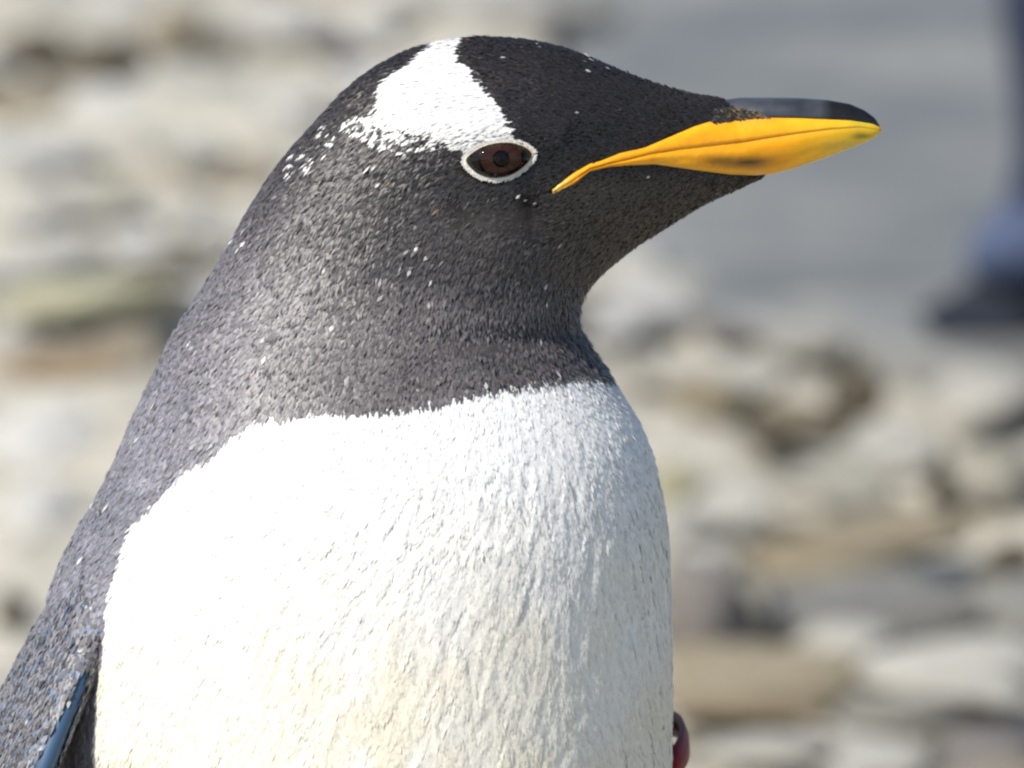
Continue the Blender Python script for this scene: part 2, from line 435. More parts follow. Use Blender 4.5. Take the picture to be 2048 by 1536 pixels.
# plumage pattern
PATCH = [(938, 76), (922, 97), (925, 120), (945, 133), (958, 155), (968, 170), (990, 190), (1010, 212), (1022, 235), (1030, 255), (1040, 283), (1000, 300),
         (938, 300), (905, 279), (880, 274), (866, 262), (850, 268), (826, 262), (800, 252), (770, 242), (752, 228), (763, 205), (763, 180), (775, 155), (800, 140), (830, 122), (850, 105), (880, 82), (900, 72)]
FRINGE = [(880, 268), (905, 290), (860, 296), (800, 299), (765, 288), (735, 272), (700, 258), (690, 240), (715, 228), (755, 225), (800, 250)]
WHITE_EDGE = [(2000, 752), (1225, 755), (1190, 752), (1150, 755), (1100, 758), (1050, 765), (1000, 769), (945, 783), (870, 802), (800, 810), (740, 816), (650, 817), (600, 822), (545, 830),
              (500, 838), (470, 862), (440, 886), (420, 906), (380, 932), (350, 960), (320, 990), (290, 1020), (262, 1052), (250, 1090), (238, 1130), (224, 1170), (215, 1205), (212, 1260),
              (208, 1300), (200, 1340), (190, 1400), (187, 1460), (185, 1536), (175, 2200), (170, 3800), (400, 5600), (2000, 5600)]
def fold_body(P):
    Q = np.array(P, float)
    side = np.array([-HEADING[1], HEADING[0]])          # points to the far side
    rel = Q[..., :2] - AXIS
    s = rel @ side
    far = (Q[..., 1] > 0)
    R = Q.copy(); R[..., :2] = Q[..., :2] - 2 * np.where(far, s, 0)[..., None] * side
    return R
def is_white(P, jit=0.0):
    px, py = near_px(P); j = jit
    head = in_poly(px + j * 0.5, py, PATCH) & (py < 330)
    R = fold_body(P); qx, qy = proj(R)
    front_ok = R[..., 1] < 0.02
    body = in_poly(qx, qy + j, WHITE_EDGE) & front_ok & (py > 690)
    return head | body, head
def colours(P, t, n, white, rs):
    """feather base colours, linear, with sheen on shoulder and nape painted in"""
    px, py = near_px(P)
    c = np.empty((n, 3))
    d = np.clip((py - 350) / 300, 0, 1) * 0.78 + np.clip((800 - px) / 350, 0, 1) * 0.45
    d = np.clip(d, 0, 1)[:, None]
    face = np.array([0.020, 0.0165, 0.0158]); neck = np.array([0.125, 0.112, 0.112])
    chin = (np.clip((px - 1090) / 90, 0, 1) * np.clip((py - 335) / 40, 0, 1) * np.clip((600 - py) / 120, 0, 1))[:, None]
    dark = face * (1 - d) + neck * d
    dark = dark * (1 - 0.75 * chin) + np.array([0.070, 0.057, 0.045]) * 0.75 * chin
    dark = dark * rs.uniform(0.75, 1.28, n)[:, None]
    dark = dark * (0.72 + 0.56 * fbm(px / 75, py / 45, 3, 71))[:, None]
    sh = (np.clip((560 - px) / 140, 0, 1) * np.clip((py - 700) / 200, 0, 1))[:, None]; dark = dark * (1 + sh * np.array([0.20, 0.23, 0.27]))  # blue-grey back, lightened further as painted sheen on the shoulder
    nape = (np.clip((760 - px) / 320, 0, 1) * np.clip((py - 170) / 150, 0, 1))[:, None]; dark = dark * (1 + nape * np.array([0.26, 0.27, 0.30]))  # bluish sheen of the nape put into the feather colour
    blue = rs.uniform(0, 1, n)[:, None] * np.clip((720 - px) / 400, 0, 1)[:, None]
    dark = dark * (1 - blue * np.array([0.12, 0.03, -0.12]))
    w = np.array([0.74, 0.73, 0.71]); cream = np.array([0.73, 0.675, 0.54])
    m = np.clip((py - 900) / 600, 0, 1) * (0.55 + 0.9 * (vnoise(px / 60, py / 90, 8) - 0.3)); m = np.clip(m, 0, 1)[:, None]
    wh = (w * (1 - m) + cream * m) * rs.uniform(0.93, 1.05, n)[:, None]
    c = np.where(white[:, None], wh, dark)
    return c

penguin = empty('penguin', tuple(on_y(735, 5300) * np.array([1, 0, 0])))
tag(penguin, 'grey and black penguin with yellow-orange bill, white patch over its eye and white breast', 'penguin')
PLOC = np.array(penguin.location)
def kid(o, parent=penguin):
    o.parent = parent
    if parent is penguin: o.location = (-PLOC).tolist()
    return o

tt = np.concatenate([np.linspace(0, 28.6, 380), np.linspace(28.8, NT - 1, 50)]); aa = np.linspace(0, 2 * math.pi, 320, endpoint=False)
TT, AA = np.meshgrid(tt, aa, indexing='ij')
S, SN, _, _ = surf(TT, AA)
S = S - SN * (0.3 * PX)
Sv = S.reshape(-1, 3)
wmask, _ = is_white(Sv)
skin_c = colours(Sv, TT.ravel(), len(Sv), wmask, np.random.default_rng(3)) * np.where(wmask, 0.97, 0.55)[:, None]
body = kid(loft('body', S, M_DOWN, None, skin_c, flip=True))
FQ = grid_faces(len(tt), len(aa), True, True)
BVH = BVHTree.FromPolygons(Sv.tolist(), FQ.tolist())
def hit(px, py):
    d = ray(px, py); loc, n, i, dist = BVH.ray_cast(Vector(CAM.tolist()), Vector(nrm(d).tolist()))
    if loc is None: return None, None
    return np.array(loc), np.array(n)

# bill outline in pixels
YTOP = [(1104, 381), (1128, 362), (1150, 346), (1180, 329), (1200, 324), (1240, 308), (1290, 297), (1320, 284), (1360, 267), (1390, 254), (1420, 245), (1470, 238), (1510, 234), (1560, 235), (1600, 236), (1640, 238), (1700, 241), (1745, 248), (1762, 256)]
YBOT = [(1104, 390), (1128, 378), (1150, 367), (1180, 343), (1220, 334), (1260, 331), (1310, 329), (1360, 336), (1410, 343), (1460, 349), (1510, 351), (1545, 348), (1590, 336), (1650, 315), (1700, 296), (1740, 280), (1762, 264)]
COMM = [(1104, 387), (1128, 373), (1150, 359), (1180, 338), (1220, 327), (1260, 318), (1300, 308), (1360, 299), (1420, 292), (1480, 285), (1540, 275), (1600, 266), (1660, 258), (1720, 254), (1762, 260)]
CTOP = [(1390, 250), (1425, 208), (1445, 200), (1480, 195), (1550, 195), (1600, 196), (1655, 200), (1700, 208), (1730, 221), (1750, 236), (1762, 255)]
BW = [(1104, 120), (1360, 84), (1430, 70), (1480, 65), (1545, 55), (1600, 46), (1650, 36), (1700, 25), (1740, 14), (1755, 8), (1763, 2)]
BILL_POLY = YTOP + YBOT[::-1]
CULM_POLY = [(1462, 185), (1478, 215), (1512, 236), (1770, 250), (1770, 180), (1462, 180)]

# ------------------------------------------------------------------ feathers
def blades(P, N, T, L, W, lift, rs, nmix=0.62, jitter=0.28, droop=0.9, twist=0.16, rollv=0.08):
    n = len(P)
    B = np.cross(N, T)
    a = rs.normal(0, twist, n)[:, None]
    T2 = nrm(T * np.cos(a) + B * np.sin(a)); B2 = np.cross(N, T2)
    L = L[:, None]; W = W[:, None]; lf = lift[:, None]
    roll = rs.normal(0, rollv, n)[:, None]
    v0 = P - N * (1.5 * PX)
    mid = P + T2 * L * 0.58 + N * L * lf
    v1 = mid + B2 * W * 0.5 + N * W * (roll - 0.12)
    v2 = mid - B2 * W * 0.5 + N * W * (-roll - 0.12)
    v3 = P + T2 * L + N * L * lf * (1.6 - droop)
    v4 = mid + N * W * 0.10
    V = np.stack([v0, v1, v4, v2, v3], 1)
    i = np.arange(n)[:, None] * 5
    F = np.concatenate([i + [0, 2, 1], i + [0, 3, 2], i + [1, 2, 4], i + [2, 3, 4]], 0)
    fn = nrm(np.cross(v2 - v1, v3 - v0)); fn = np.where((fn * N).sum(-1, keepdims=True) < 0, -fn, fn)
    nn = nrm(N * nmix + fn * (1 - nmix) + rs.normal(0, jitter, (n, 3)) * 0.5)
    VN = np.repeat(nn[:, None, :], 5, 1)
    side = B2 * 0.12
    VN[:, 1] = nrm(VN[:, 1] + side); VN[:, 3] = nrm(VN[:, 3] - side)
    return V.reshape(-1, 3), F, VN.reshape(-1, 3)

def make_plumage(rs):
    ct = np.linspace(0.15, 28.6, 900); ca = np.linspace(0, 2 * math.pi, 300, endpoint=False)
    GT, GA = np.meshgrid(ct, ca, indexing='ij'); gt = GT.ravel(); ga = GA.ravel()
    P, N, T, A = frame(gt, ga)
    A = A / (PX * PX) * (ct[1] - ct[0]) * (ca[1] - ca[0])            # cell area, px^2
    Lc = np.interp(gt, [0, 3, 8, 13, 17, 20, 29], [9, 12, 16, 21, 24, 30, 36])
    Wc = np.interp(gt, [0, 3, 8, 13, 17, 20, 29], [2.8, 3.3, 3.7, 4.4, 5.2, 5.0, 5.6])
    dens = A / (Lc * Wc * 0.13)
    # the side away from the camera gets a sparser coat
    dens *= np.where(P[:, 1] > 0.02, 0.5, 1.0)
    n = rs.poisson(dens); idx = np.repeat(np.arange(len(gt)), n)
    t = gt[idx] + rs.uniform(-.5, .5, len(idx)) * (ct[1] - ct[0]); th = ga[idx] + rs.uniform(-.5, .5, len(idx)) * (ca[1] - ca[0])
    P, N, T, _ = surf(t, th)
    # tilt shading normals with the clumping relief
    e1 = 0.004; e2 = 0.03
    B = nrm(np.cross(N, T))
    P1 = base_surf(t, th + e1); P2 = base_surf(np.clip(t + e2, 0, NT - 1), th)
    P0 = base_surf(t, th)
    h0 = tuft(t, th, P0)
    g1 = (tuft(t, th + e1, P0) - h0) * PX; g2 = (tuft(t + e2, th, P0) - h0) * PX
    d1 = P1 - P0; l1 = np.linalg.norm(d1, axis=-1) + 1e-9; d2 = P2 - P0; l2 = np.linalg.norm(d2, axis=-1) + 1e-9
    N = nrm(N - d1 / l1[:, None] * np.clip(g1 / l1, -1.0, 1.0)[:, None] - d2 / l2[:, None] * np.clip(g2 / l2, -0.6, 0.6)[:, None])
    T = nrm(T - N * (T * N).sum(-1, keepdims=True))
    B = nrm(np.cross(N, T)); B = np.where((B * d1).sum(-1, keepdims=True) < 0, -B, B)
    T = nrm(T - B * (0.30 * np.sin(2.3 - th) * np.clip((t - 18) / 3, 0, 1))[:, None])
    px, py = near_px(P)
    jit = rs.normal(0, 2.6, len(t))
    ragged = 7 * (vnoise(px / 22, py / 60, 77) - 0.5)
    white, headw = is_white(P, jit + ragged)
    # ragged fringe behind the white patch
    fr = in_poly(px, py, FRINGE) & ~white
    pr = vnoise(px / 6 + py / 14, py / 4.5 - px / 13, 55)
    fringe = fr & (pr > 0.50)
    fr2 = (seg_dist(px, py, [(720, 250), (655, 268), (600, 330)]) < 26) & (vnoise(px / 8, py / 6, 56) > 0.80)
    fringe |= fr2 & ~white
    # bare places: bill, culmen, eye
    ex = (px - 1000) / 74; ey = (py - 324) / 40
    bare = in_poly(px, py, BILL_POLY) | in_poly(px + 26 * (vnoise(px / 14, py / 7, 66) - 0.5) - 8, py, CULM_POLY) | ((ex ** 2 + ey ** 2) < 0.94) | (seg_dist(px, py, BILL_POLY[:18]) < 2)
    keep = ~bare
    t, th, P, N, T, white, fringe, px, py, headw = (a[keep] for a in (t, th, P, N, T, white, fringe, px, py, headw))
    n = len(t)
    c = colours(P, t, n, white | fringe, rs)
    # single pale feathers scattered over the dark head and neck
    fleck = (~white) & (~fringe) & (rs.uniform(0, 1, n) < 0.0030 * (vnoise(px / 60, py / 40, 91) > 0.60) * np.clip((1450 - px) / 300, 0.15, 1))
    c[fleck] = np.array([0.60, 0.59, 0.58]) * rs.uniform(0.2, 1.0, fleck.sum())[:, None]
    warm = (~white) & (rs.uniform(0, 1, n) < 0.0008); c[warm & ~fleck] = (0.22, 0.13, 0.07)
    L = np.interp(t, [0, 3, 8, 13, 17, 20, 29], [9, 12, 16, 21, 24, 30, 36]) * rs.uniform(0.75, 1.3, n) * PX
    W = np.interp(t, [0, 3, 8, 13, 17, 20, 29], [2.8, 3.3, 3.7, 4.4, 5.2, 5.0, 5.6]) * rs.uniform(0.75, 1.25, n) * PX
    L = np.where(headw, L * 1.25, L); L = np.where(white & ~headw, L * 0.62, L)
    scal = (~white & ~fringe) * np.clip((t - 14) / 5, 0, 1); L = L * (1 - 0.22 * scal); W = W * (1 + 0.45 * scal)
    c = c * (1 + (scal * (rs.uniform(-0.28, 0.34, n)))[:, None])
    L = np.where(fleck, L * 0.95, L); W = np.where(fleck, W * 1.35, W)
    lift = np.interp(t, [0, 8, 14, 18, 22], [0.05, 0.05, 0.05, 0.05, 0.03]) * rs.uniform(0.4, 1.6, n)
    lift = np.where(white, np.minimum(lift, 0.012), lift * (1 + 0.2 * scal))
    P = P + N * (np.where(fleck, 3.0, 0.0) * PX)[:, None]
    jit = np.where(white, 0.16, 0.34)
    outs = []
    for sel, nm in ((~white & ~fringe, 'dark_plumage'), (white | fringe, 'white_plumage')):
        V, F, VN = blades(P[sel], N[sel], T[sel], L[sel], W[sel], lift[sel], rs, 0.92 if nm[0] == 'w' else 0.84, 0.05 if nm[0] == 'w' else 0.13, twist=0.10 if nm[0] == 'w' else 0.18, rollv=0.03 if nm[0] == 'w' else 0.08)
        o = kid(mesh_obj(nm, V, F, M_FEATHER if nm[0] == 'w' else M_GLOSSY, None, np.repeat(c[sel], 5, 0), True, VN)); o['kind'] = 'stuff'
        outs.append(o)
    print('feathers', n)
    return outs
make_plumage(np.random.default_rng(11))

# ------------------------------------------------------------------ bill
def bill_point(px, py, yfrac, w, lift):
    own = on_y(px, py, -yfrac * w * PX)
    h, nn = hit(px, py)
    if h is not None and h[1] < own[1] + lift * PX:
        d = nrm(ray(px, py)); own = h + (-d) * lift * PX
    return own
bxs = np.concatenate([np.linspace(1105, 1420, 60), np.linspace(1425, 1762, 70)])
def mirror(rows):                                     # near half (n,k,3) from top to bottom -> closed rings
    far = rows[:, 1:-1][:, ::-1].copy(); far[..., 1] *= -1
    return np.concatenate([rows, far], 1)
up, lo, cu = [], [], []
for x in bxs:
    yt, yb, cm, ct_, w = (float(interp(q, x)) for q in (YTOP, YBOT, COMM, CTOP, BW))
    taper = min(1.0, (x - 1100) / 60.0)
    lf = 5.0 * taper + 2.5
    cen = lambda p: np.array([p[0], 0.0, p[2]])
    # upper mandible side (top edge -> cutting edge)
    a = [cen(on_y(x, yt - 2, 0)) if x > 1420 else cen(bill_point(x, yt, 0.75, w, 0)) ]
    a += [bill_point(x, yt - 1.5, 0.70, w, lf * 0.2), bill_point(x, yt * .8 + cm * .2, 0.84, w, lf * 0.9), bill_point(x, (yt + cm) / 2, 0.95, w, lf * 1.15), bill_point(x, yt * .2 + cm * .8, 1.0, w, lf * 1.1), bill_point(x, cm - 0.8, 1.0, w, lf * 0.9), bill_point(x, cm + 0.6, 0.965, w, lf * 0.6)]
    a += [cen(a[-1])]
    up.append(a)
    b = [cen(bill_point(x, cm, 0.9, w, 0)), bill_point(x, cm + 0.2, 0.955, w, lf * 0.6), bill_point(x, cm + 1.5, 0.985, w, lf * 0.9), bill_point(x, cm * .75 + yb * .25, 0.97, w, lf * 1.1), bill_point(x, cm * .62 + yb * .38, 0.93, w, lf * 1.15), bill_point(x, (yb + cm) / 2, 0.88, w, lf * 1.1), bill_point(x, yb * .62 + cm * .38, 0.80, w, lf * 1.0), bill_point(x, yb * .75 + cm * .25, 0.70, w, lf * 0.9), bill_point(x, yb * .88 + cm * .12, 0.58, w, lf * 0.6), bill_point(x, yb, 0.40, w, lf * 0.2)]
    b += [cen(on_y(x, yb + 1.0, 0)) if x > 1530 else cen(b[-1])]
    lo.append(b)
    if x >= 1425:
        ck = float(np.interp(x, [1425, 1530], [0.55, 1.0]))
        c = [cen(on_y(x, ct_, 0)), bill_point(x, ct_ * .93 + yt * .07, 0.20 * ck, w, -4), bill_point(x, ct_ * .72 + yt * .28, 0.46 * ck, w, -4), bill_point(x, ct_ * .4 + yt * .6, 0.66 * ck, w, -4), bill_point(x, ct_ * .12 + yt * .88, 0.76 * ck, w, -4), bill_point(x, yt + 1.0, 0.74 * ck, w, -4)]
        c += [cen(c[-1])]
        cu.append(c)
up, lo, cu = (mirror(np.array(q)) for q in (up, lo, cu))
def bill_col(Sx, kind):
    P = Sx.reshape(-1, 3); px, py = near_px(P); n = len(P)
    if kind == 'culmen':
        base = np.array([0.040, 0.043, 0.052]); tip = np.array([0.008, 0.007, 0.007])
        f = np.clip((px - 1640) / 25, 0, 1)[:, None]
        c = base * (1 - f) + tip * f
        mt = (np.clip((1530 - px) / 60, 0, 1) * np.clip((py - 215) / 14, 0, 1) * (vnoise(px / 9, py / 5, 12) > 0.5))[:, None]
        c = c * (1 - 0.7 * mt) + np.array([0.16, 0.11, 0.04]) * 0.7 * mt
        return c * (0.35 + 1.3 * fbm(px / 40, py / 4, 3, 5))[:, None]
    or_ = np.array([0.86, 0.36, 0.003]); ye = np.array([0.76, 0.50, 0.016]); gr = np.array([0.42, 0.40, 0.03])
    f = np.clip((px - 1560) / 170, 0, 1)[:, None]; c = or_ * (1 - f) + ye * f
    g = np.clip((1150 - px) / 40, 0, 1)[:, None]; c = c * (1 - g) + np.array([0.55, 0.44, 0.06]) * g
    def spot(c, cx, cy, rx, ry, k, amt):
        m = (amt * np.exp(-(((px - cx) / rx) ** 2 + ((py - cy) / ry) ** 2)))[:, None]; return c * (1 - m) + np.array(k) * m
    if kind == 'lower':
        c = spot(c, 1495, 325, 55, 12, (0.06, 0.03, 0.006), 1.0); c = spot(c, 1435, 322, 45, 10, (0.12, 0.06, 0.01), 0.85)
        c = spot(c, 1722, 272, 20, 7, (0.10, 0.11, 0.02), 0.8); c = spot(c, 1690, 290, 40, 8, (0.5, 0.42, 0.12), 0.4)
        c = spot(c, 1340, 320, 25, 8, (0.50, 0.25, 0.01), 0.5)
        rim = np.clip(1 - np.abs(py - interp(YBOT, px)) / 6, 0, 1)[:, None] * 0.55 * np.clip((px - 1240) / 60, 0, 1)[:, None]
        c = c * (1 - rim) + np.array([0.55, 0.42, 0.12]) * rim
    else:
        rim = np.clip(1 - np.abs(py - interp(YTOP, px)) / 7, 0, 1)[:, None] * 0.45; c = c * (1 - rim) + np.array([0.60, 0.30, 0.02]) * rim
        c = spot(c, 1480, 240, 60, 6, (0.35, 0.22, 0.06), 0.5); c = spot(c, 1720, 246, 30, 6, gr, 0.6)
        c = spot(c, 1165, 350, 18, 10, (0.5, 0.2, 0.01), 0.4)
    c = c * (0.80 + 0.42 * fbm(px / 70, (py - interp(COMM, px)) / 5, 3, 19))[:, None]
    seam = np.clip(1 - np.abs(py - interp(COMM, px)) / 3.0, 0, 1)[:, None] * 0.55
    c = c * (1 - seam) + np.array([0.40, 0.16, 0.02]) * seam
    return c
ub = kid(loft('upper_bill', up, M_BILL, None, bill_col(up, 'upper'), flip=True))
lb = kid(loft('lower_bill', lo, M_BILL, None, bill_col(lo, 'lower'), flip=True))
cb = kid(loft('culmen', cu, M_BILL, None, bill_col(cu, 'culmen'), flip=True), ub)
ub['label'] = 'orange upper half of the bill'; cb['label'] = 'black ridge along the top of the bill'

def bristles():
    rs = np.random.default_rng(41); P = []; C = []
    tri = [(1425, 216), (1460, 214), (1488, 222), (1535, 232), (1500, 237), (1455, 240), (1420, 246)]
    while len(P) < 650:
        x, y = rs.uniform(1380, 1540), rs.uniform(196, 264)
        if not in_poly(np.array(x), np.array(y), tri): continue
        w = float(interp(BW, x)); P.append(bill_point(x, y, 0.74, w, 3.0))
        f = min(1, max(0, (x - 1420) / 110)); mix = np.array([0.020, 0.016, 0.014]) if rs.uniform() > f * 0.65 else np.array([0.17, 0.115, 0.045]) * rs.uniform(0.3, 1.2)
        C.append(mix * rs.uniform(0.7, 1.4))
    P = np.array(P); C = np.array(C); n = len(P)
    N = np.tile(nrm(np.array([0.10, -0.93, 0.30])), (n, 1)); T = np.tile(np.array([0.95, -0.05, -0.22]), (n, 1)); T = nrm(T - N * (T * N).sum(-1, keepdims=True))
    P2 = P * np.array([1, -1, 1]); N2 = N * np.array([1, -1, 1]); T2 = T * np.array([1, -1, 1])
    P = np.concatenate([P, P2]); N = np.concatenate([N, N2]); T = np.concatenate([T, T2]); C = np.concatenate([C, C]); n *= 2
    V, F, VN = blades(P, N, T, rs.uniform(9, 18, n) * PX, rs.uniform(2.2, 3.6, n) * PX, rs.uniform(0.02, 0.10, n), rs, 0.7, 0.2, twist=0.35)
    o = kid(mesh_obj('bill_bristles', V, F, M_FEATHER, None, np.repeat(C, 5, 0), True, VN)); o['kind'] = 'stuff'
bristles()

# ------------------------------------------------------------------ eyes
def almond(n=64):
    ph = np.linspace(0, 2 * math.pi, n, endpoint=False)
    x = np.where(np.cos(ph) > 0, 65, 66) * np.sign(np.cos(ph)) * np.abs(np.cos(ph)) ** 0.95
    up_ = 27.5 * np.abs(np.sin(ph)) ** 1.45; dn = 40 * np.abs(np.sin(ph)) ** 1.45
    y = np.where(np.sin(ph) > 0, -up_, dn)
    y = y - 0.10 * x
    return x, y
EC = (999.0, 315.0); ax_, ay_ = almond()
def lid_hit(x, y):
    return hit(x, y)
_, en = hit(EC[0], EC[1]); en = nrm(en); en = en if en[1] < 0 else -en
def dome(radii, ox, oy, h, off, cx=0, cy=0):
    rows = []
    for r in radii:
        ring = []
        for x, y in zip(ox, oy):
            qx = EC[0] + cx + x * r; qy = EC[1] + cy + y * r
            p, n = hit(qx, qy)
            e = ((qx - EC[0]) / 70) ** 2 + ((qy - EC[1] - 5) / 40) ** 2
            ring.append(p + en * (h * max(0, 1 - e) ** 0.8 + off) * PX)
        rows.append(ring)
    return np.array(rows)
def eye_side(sgn):
    def put(name, Sx, mat, col, par):
        Sx = Sx.copy(); Sx[..., 1] *= sgn
        return kid(loft(name, Sx, mat, None, col, flip=(sgn < 0), caps=True), par)
    R = [1.0, 0.8, 0.6, 0.4, 0.2, 0.02]
    d = dome(R, ax_, ay_, 26, 5.5)
    eye = put('eye', d, M_EYE, np.tile([0.006, 0.005, 0.005], (d.shape[0] * d.shape[1], 1)), penguin)
    # iris: a disc cut by the lids
    ph = np.linspace(0, 2 * math.pi, 64, endpoint=False)
    lim_r = []
    for p in ph:
        best = 46.0
        for k in range(60, 5, -1):
            r = k * 0.8
            if r > 46: continue
            if in_poly(np.array([r * math.cos(p) + 4]), np.array([r * math.sin(p) + 4]), list(zip(ax_ * 0.93, ay_ * 0.93)))[0]:
                best = r; break
        lim_r.append(best)
    lim_r = np.array(lim_r); ix = lim_r * np.cos(ph); iy = lim_r * np.sin(ph)
    d2 = dome(R, ix, iy, 26, 6.1, 4, 4)
    rr = np.repeat(np.array(R), 64)[:, None] * np.tile(lim_r, len(R))[:, None] / 46
    ic = np.array([0.027, 0.0108, 0.0068]) * (1 - 0.55 * np.clip(rr - 0.6, 0, 1) / 0.4) * (0.7 + 0.6 * np.tile(rng.uniform(0, 1, 64), len(R)))[:, None]
    put('iris', d2, M_EYE, ic, eye)
    d3 = dome([1.0, 0.6, 0.02], 17 * np.cos(ph), 17 * np.sin(ph), 26, 6.6, 4, 4)
    put('pupil', d3, M_EYE, np.tile([0.0035, 0.002, 0.002], (3 * 64, 1)), eye)
    # rim of bare skin and short white feathers round the eye
    n2 = 160; xx = np.interp(np.linspace(0, 64, n2, endpoint=False), np.arange(65), np.append(ax_, ax_[0])); yy = np.interp(np.linspace(0, 64, n2, endpoint=False), np.arange(65), np.append(ay_, ay_[0]))
    rad = np.hypot(xx, yy); ux, uy = xx / rad, yy / rad
    nx = np.gradient(yy); ny = -np.gradient(xx); l = np.hypot(nx, ny); nx, ny = nx / l, ny / l
    s = np.sign(nx * xx + ny * yy); nx, ny = nx * s, ny * s
    wid = np.where(yy > 0, 7.5, 3.5) + rng.normal(0, 1.3, n2)
    prof = [(-3, 4.5, 0), (-1, 7, 0), (1, 8.5, 1), (3.5, 9, 2), (0.7, 8, 2), (1.0, 4.5, 2), (1.1, 1.5, 2)]
    rows = []; cols = []
    for q, (o, hgt, kind) in enumerate(prof):
        off = o if q < 4 else wid * o
        ring = []
        for k in range(n2):
            oo = off if np.isscalar(off) else off[k]
            p, n_ = hit(EC[0] + xx[k] + nx[k] * oo, EC[1] + yy[k] + ny[k] * oo); ring.append(p + en * hgt * PX)
        rows.append(ring)
        inner = np.array([0.05, 0.035, 0.02]); yel = np.array([0.42, 0.26, 0.05]); wh = np.array([0.58, 0.55, 0.50])
        upm = np.clip((-yy / 14) + 0.3 + np.clip((np.abs(xx) - 35) / 25, 0, 1), 0, 1)[:, None]
        cols.append({0: inner * (1 - upm) + yel * upm, 1: (yel * 0.7 + wh * 0.3) * upm + wh * 0.9 * (1 - upm), 2: np.tile(wh, (n2, 1))}[kind])
    Sx = np.array(rows); Sx[..., 1] *= sgn
    V = Sx.reshape(-1, 3); Fq = grid_faces(len(prof), n2, True, sgn > 0)
    kid(mesh_obj('eye_ring', V, [tuple(f) for f in Fq.tolist()], M_LID, None, np.concatenate(cols)), penguin)
    # tiny fringe feathers on the outer rim
    rs = np.random.default_rng(5); m = 900
    k = rs.integers(0, n2, m); o = rs.uniform(2.5, 6.5, m)
    P = []; 
    for q in range(m):
        p, n_ = hit(EC[0] + xx[k[q]] + nx[k[q]] * o[q], EC[1] + yy[k[q]] + ny[k[q]] * o[q]); P.append(p + en * (9.5 - 0.35 * o[q]) * PX)
    P = np.array(P); T = np.stack([nx[k] - 0.5, 0 * nx[k], -ny[k]], -1)
    N = np.tile(en, (m, 1)); T = nrm(T - (T * N).sum(-1, keepdims=True) * N)
    P[:, 1] *= sgn; N[:, 1] *= sgn; T[:, 1] *= sgn
    V, F, VN = blades(P, N, T, rs.uniform(4, 7, m) * PX, rs.uniform(2.0, 3.2, m) * PX, np.full(m, 0.05), rs, 0.8, 0.2)
    f = kid(mesh_obj('eyelid_feathers', V, F, M_FEATHER, None, np.repeat(np.array([[0.60, 0.57, 0.53]]) * rs.uniform(0.8, 1.05, (m, 1)), 5, 0), True, VN), penguin); f['kind'] = 'stuff'
eye_side(1); eye_side(-1)

# ------------------------------------------------------------------ flippers, feet, tail
def flipper_surface(C, chord, thick_dir, L, Wd, Th, n=90, m=48):
    """C: function s->(3,), blade-like wing with a stiff rounded leading edge"""
    s = np.linspace(0, 1, n); a = np.linspace(0, 2 * math.pi, m, endpoint=False)
    S = np.empty((n, m, 3))
    for i, q in enumerate(s):
        w = Wd * float(np.interp(q, [0, .12, .22, .4, .6, .85, .95, 1], [0.25, 0.55, 0.85, 1, .92, .62, .38, .06])) / 2
        t = Th * float(np.interp(q, [0, .15, .5, 1], [1.35, 1.0, .62, .2])) / 2
        c = np.cos(a); sn = np.sin(a)
        tt_ = t * (0.55 + 0.45 * c)                    # thicker at the leading edge
        S[i] = C(q) + (w * c)[:, None] * chord + (tt_ * sn)[:, None] * thick_dir
    return S
def flipper(name, C, chord, thick, L, parent, feather=True, label=None, dens=1.0):
    S = flipper_surface(C, chord, thick, L, 0.058, 0.020)
    c = np.tile([0.05, 0.05, 0.056], (S.shape[0] * S.shape[1], 1))
    lead = np.tile(np.cos(np.linspace(0, 2 * math.pi, 48, endpoint=False)) > 0.90, S.shape[0])
    c[lead] = (0.035, 0.080, 0.150)  # bare leading edge, its blue glint put into the colour
    o = kid(loft(name, S, M_DOWN if not feather else M_FEATHER, None, c), parent)
    if label: o['label'] = label
    if feather:
        rs = np.random.default_rng(23); n = 26000
        i = rs.uniform(0, 60, n); j = rs.uniform(0, 48, n); ii = i.astype(int); jj = j.astype(int); j2 = (jj + 1) % 48
        P = S[ii, jj] * (1 - (j - jj))[:, None] + S[ii, j2] * (j - jj)[:, None]; Pn = S[ii + 1, jj] * (1 - (j - jj))[:, None] + S[ii + 1, j2] * (j - jj)[:, None]
        T = nrm(Pn - P); B = nrm(S[ii, j2] - S[ii, jj]); N = nrm(np.cross(B, T))
        cen = S[ii].mean(1); N = np.where(((P - cen) * N).sum(-1, keepdims=True) < 0, -N, N)
        P = P + (Pn - P) * (i - ii)[:, None]
        keep = ~(np.cos(j / 48 * 2 * math.pi) > 1 - 0.09 * np.clip((i - 22) / 14, -1, 1))
        P, N, T = P[keep], N[keep], T[keep]; m = len(P)
        col = np.array([0.160, 0.154, 0.162]) * rs.uniform(0.35, 1.6, (m, 1)); bl = rs.uniform(0, 1, m) < 0.2; col[bl] *= (0.75, 1.0, 1.35)
        V, F, VN = blades(P, N, T, rs.uniform(22, 36, m) * PX, rs.uniform(7, 12, m) * PX, rs.uniform(0.08, 0.22, m), rs, 0.5, 0.36)
        f = kid(mesh_obj('flipper_plumage', V, F, M_FEATHER, None, np.repeat(col, 5, 0), True, VN), o); f['kind'] = 'stuff'
    return o
r0 = on_y(265, 1010, -0.012); r1 = on_y(60, 1430, -0.030); r2 = on_y(-160, 1950, -0.03); r3 = on_y(-430, 2620, 0.0)
CN = np.array([r0, r1, r2, r3])
nearC = lambda q: crom(CN, np.array(q * 3.0))
chord = nrm(np.array([0.38, -0.90, 0.08])); thick = nrm(np.array([-0.92, -0.36, 0.25]))
fl1 = flipper('flipper', nearC, chord, thick, 0.2, penguin, True)
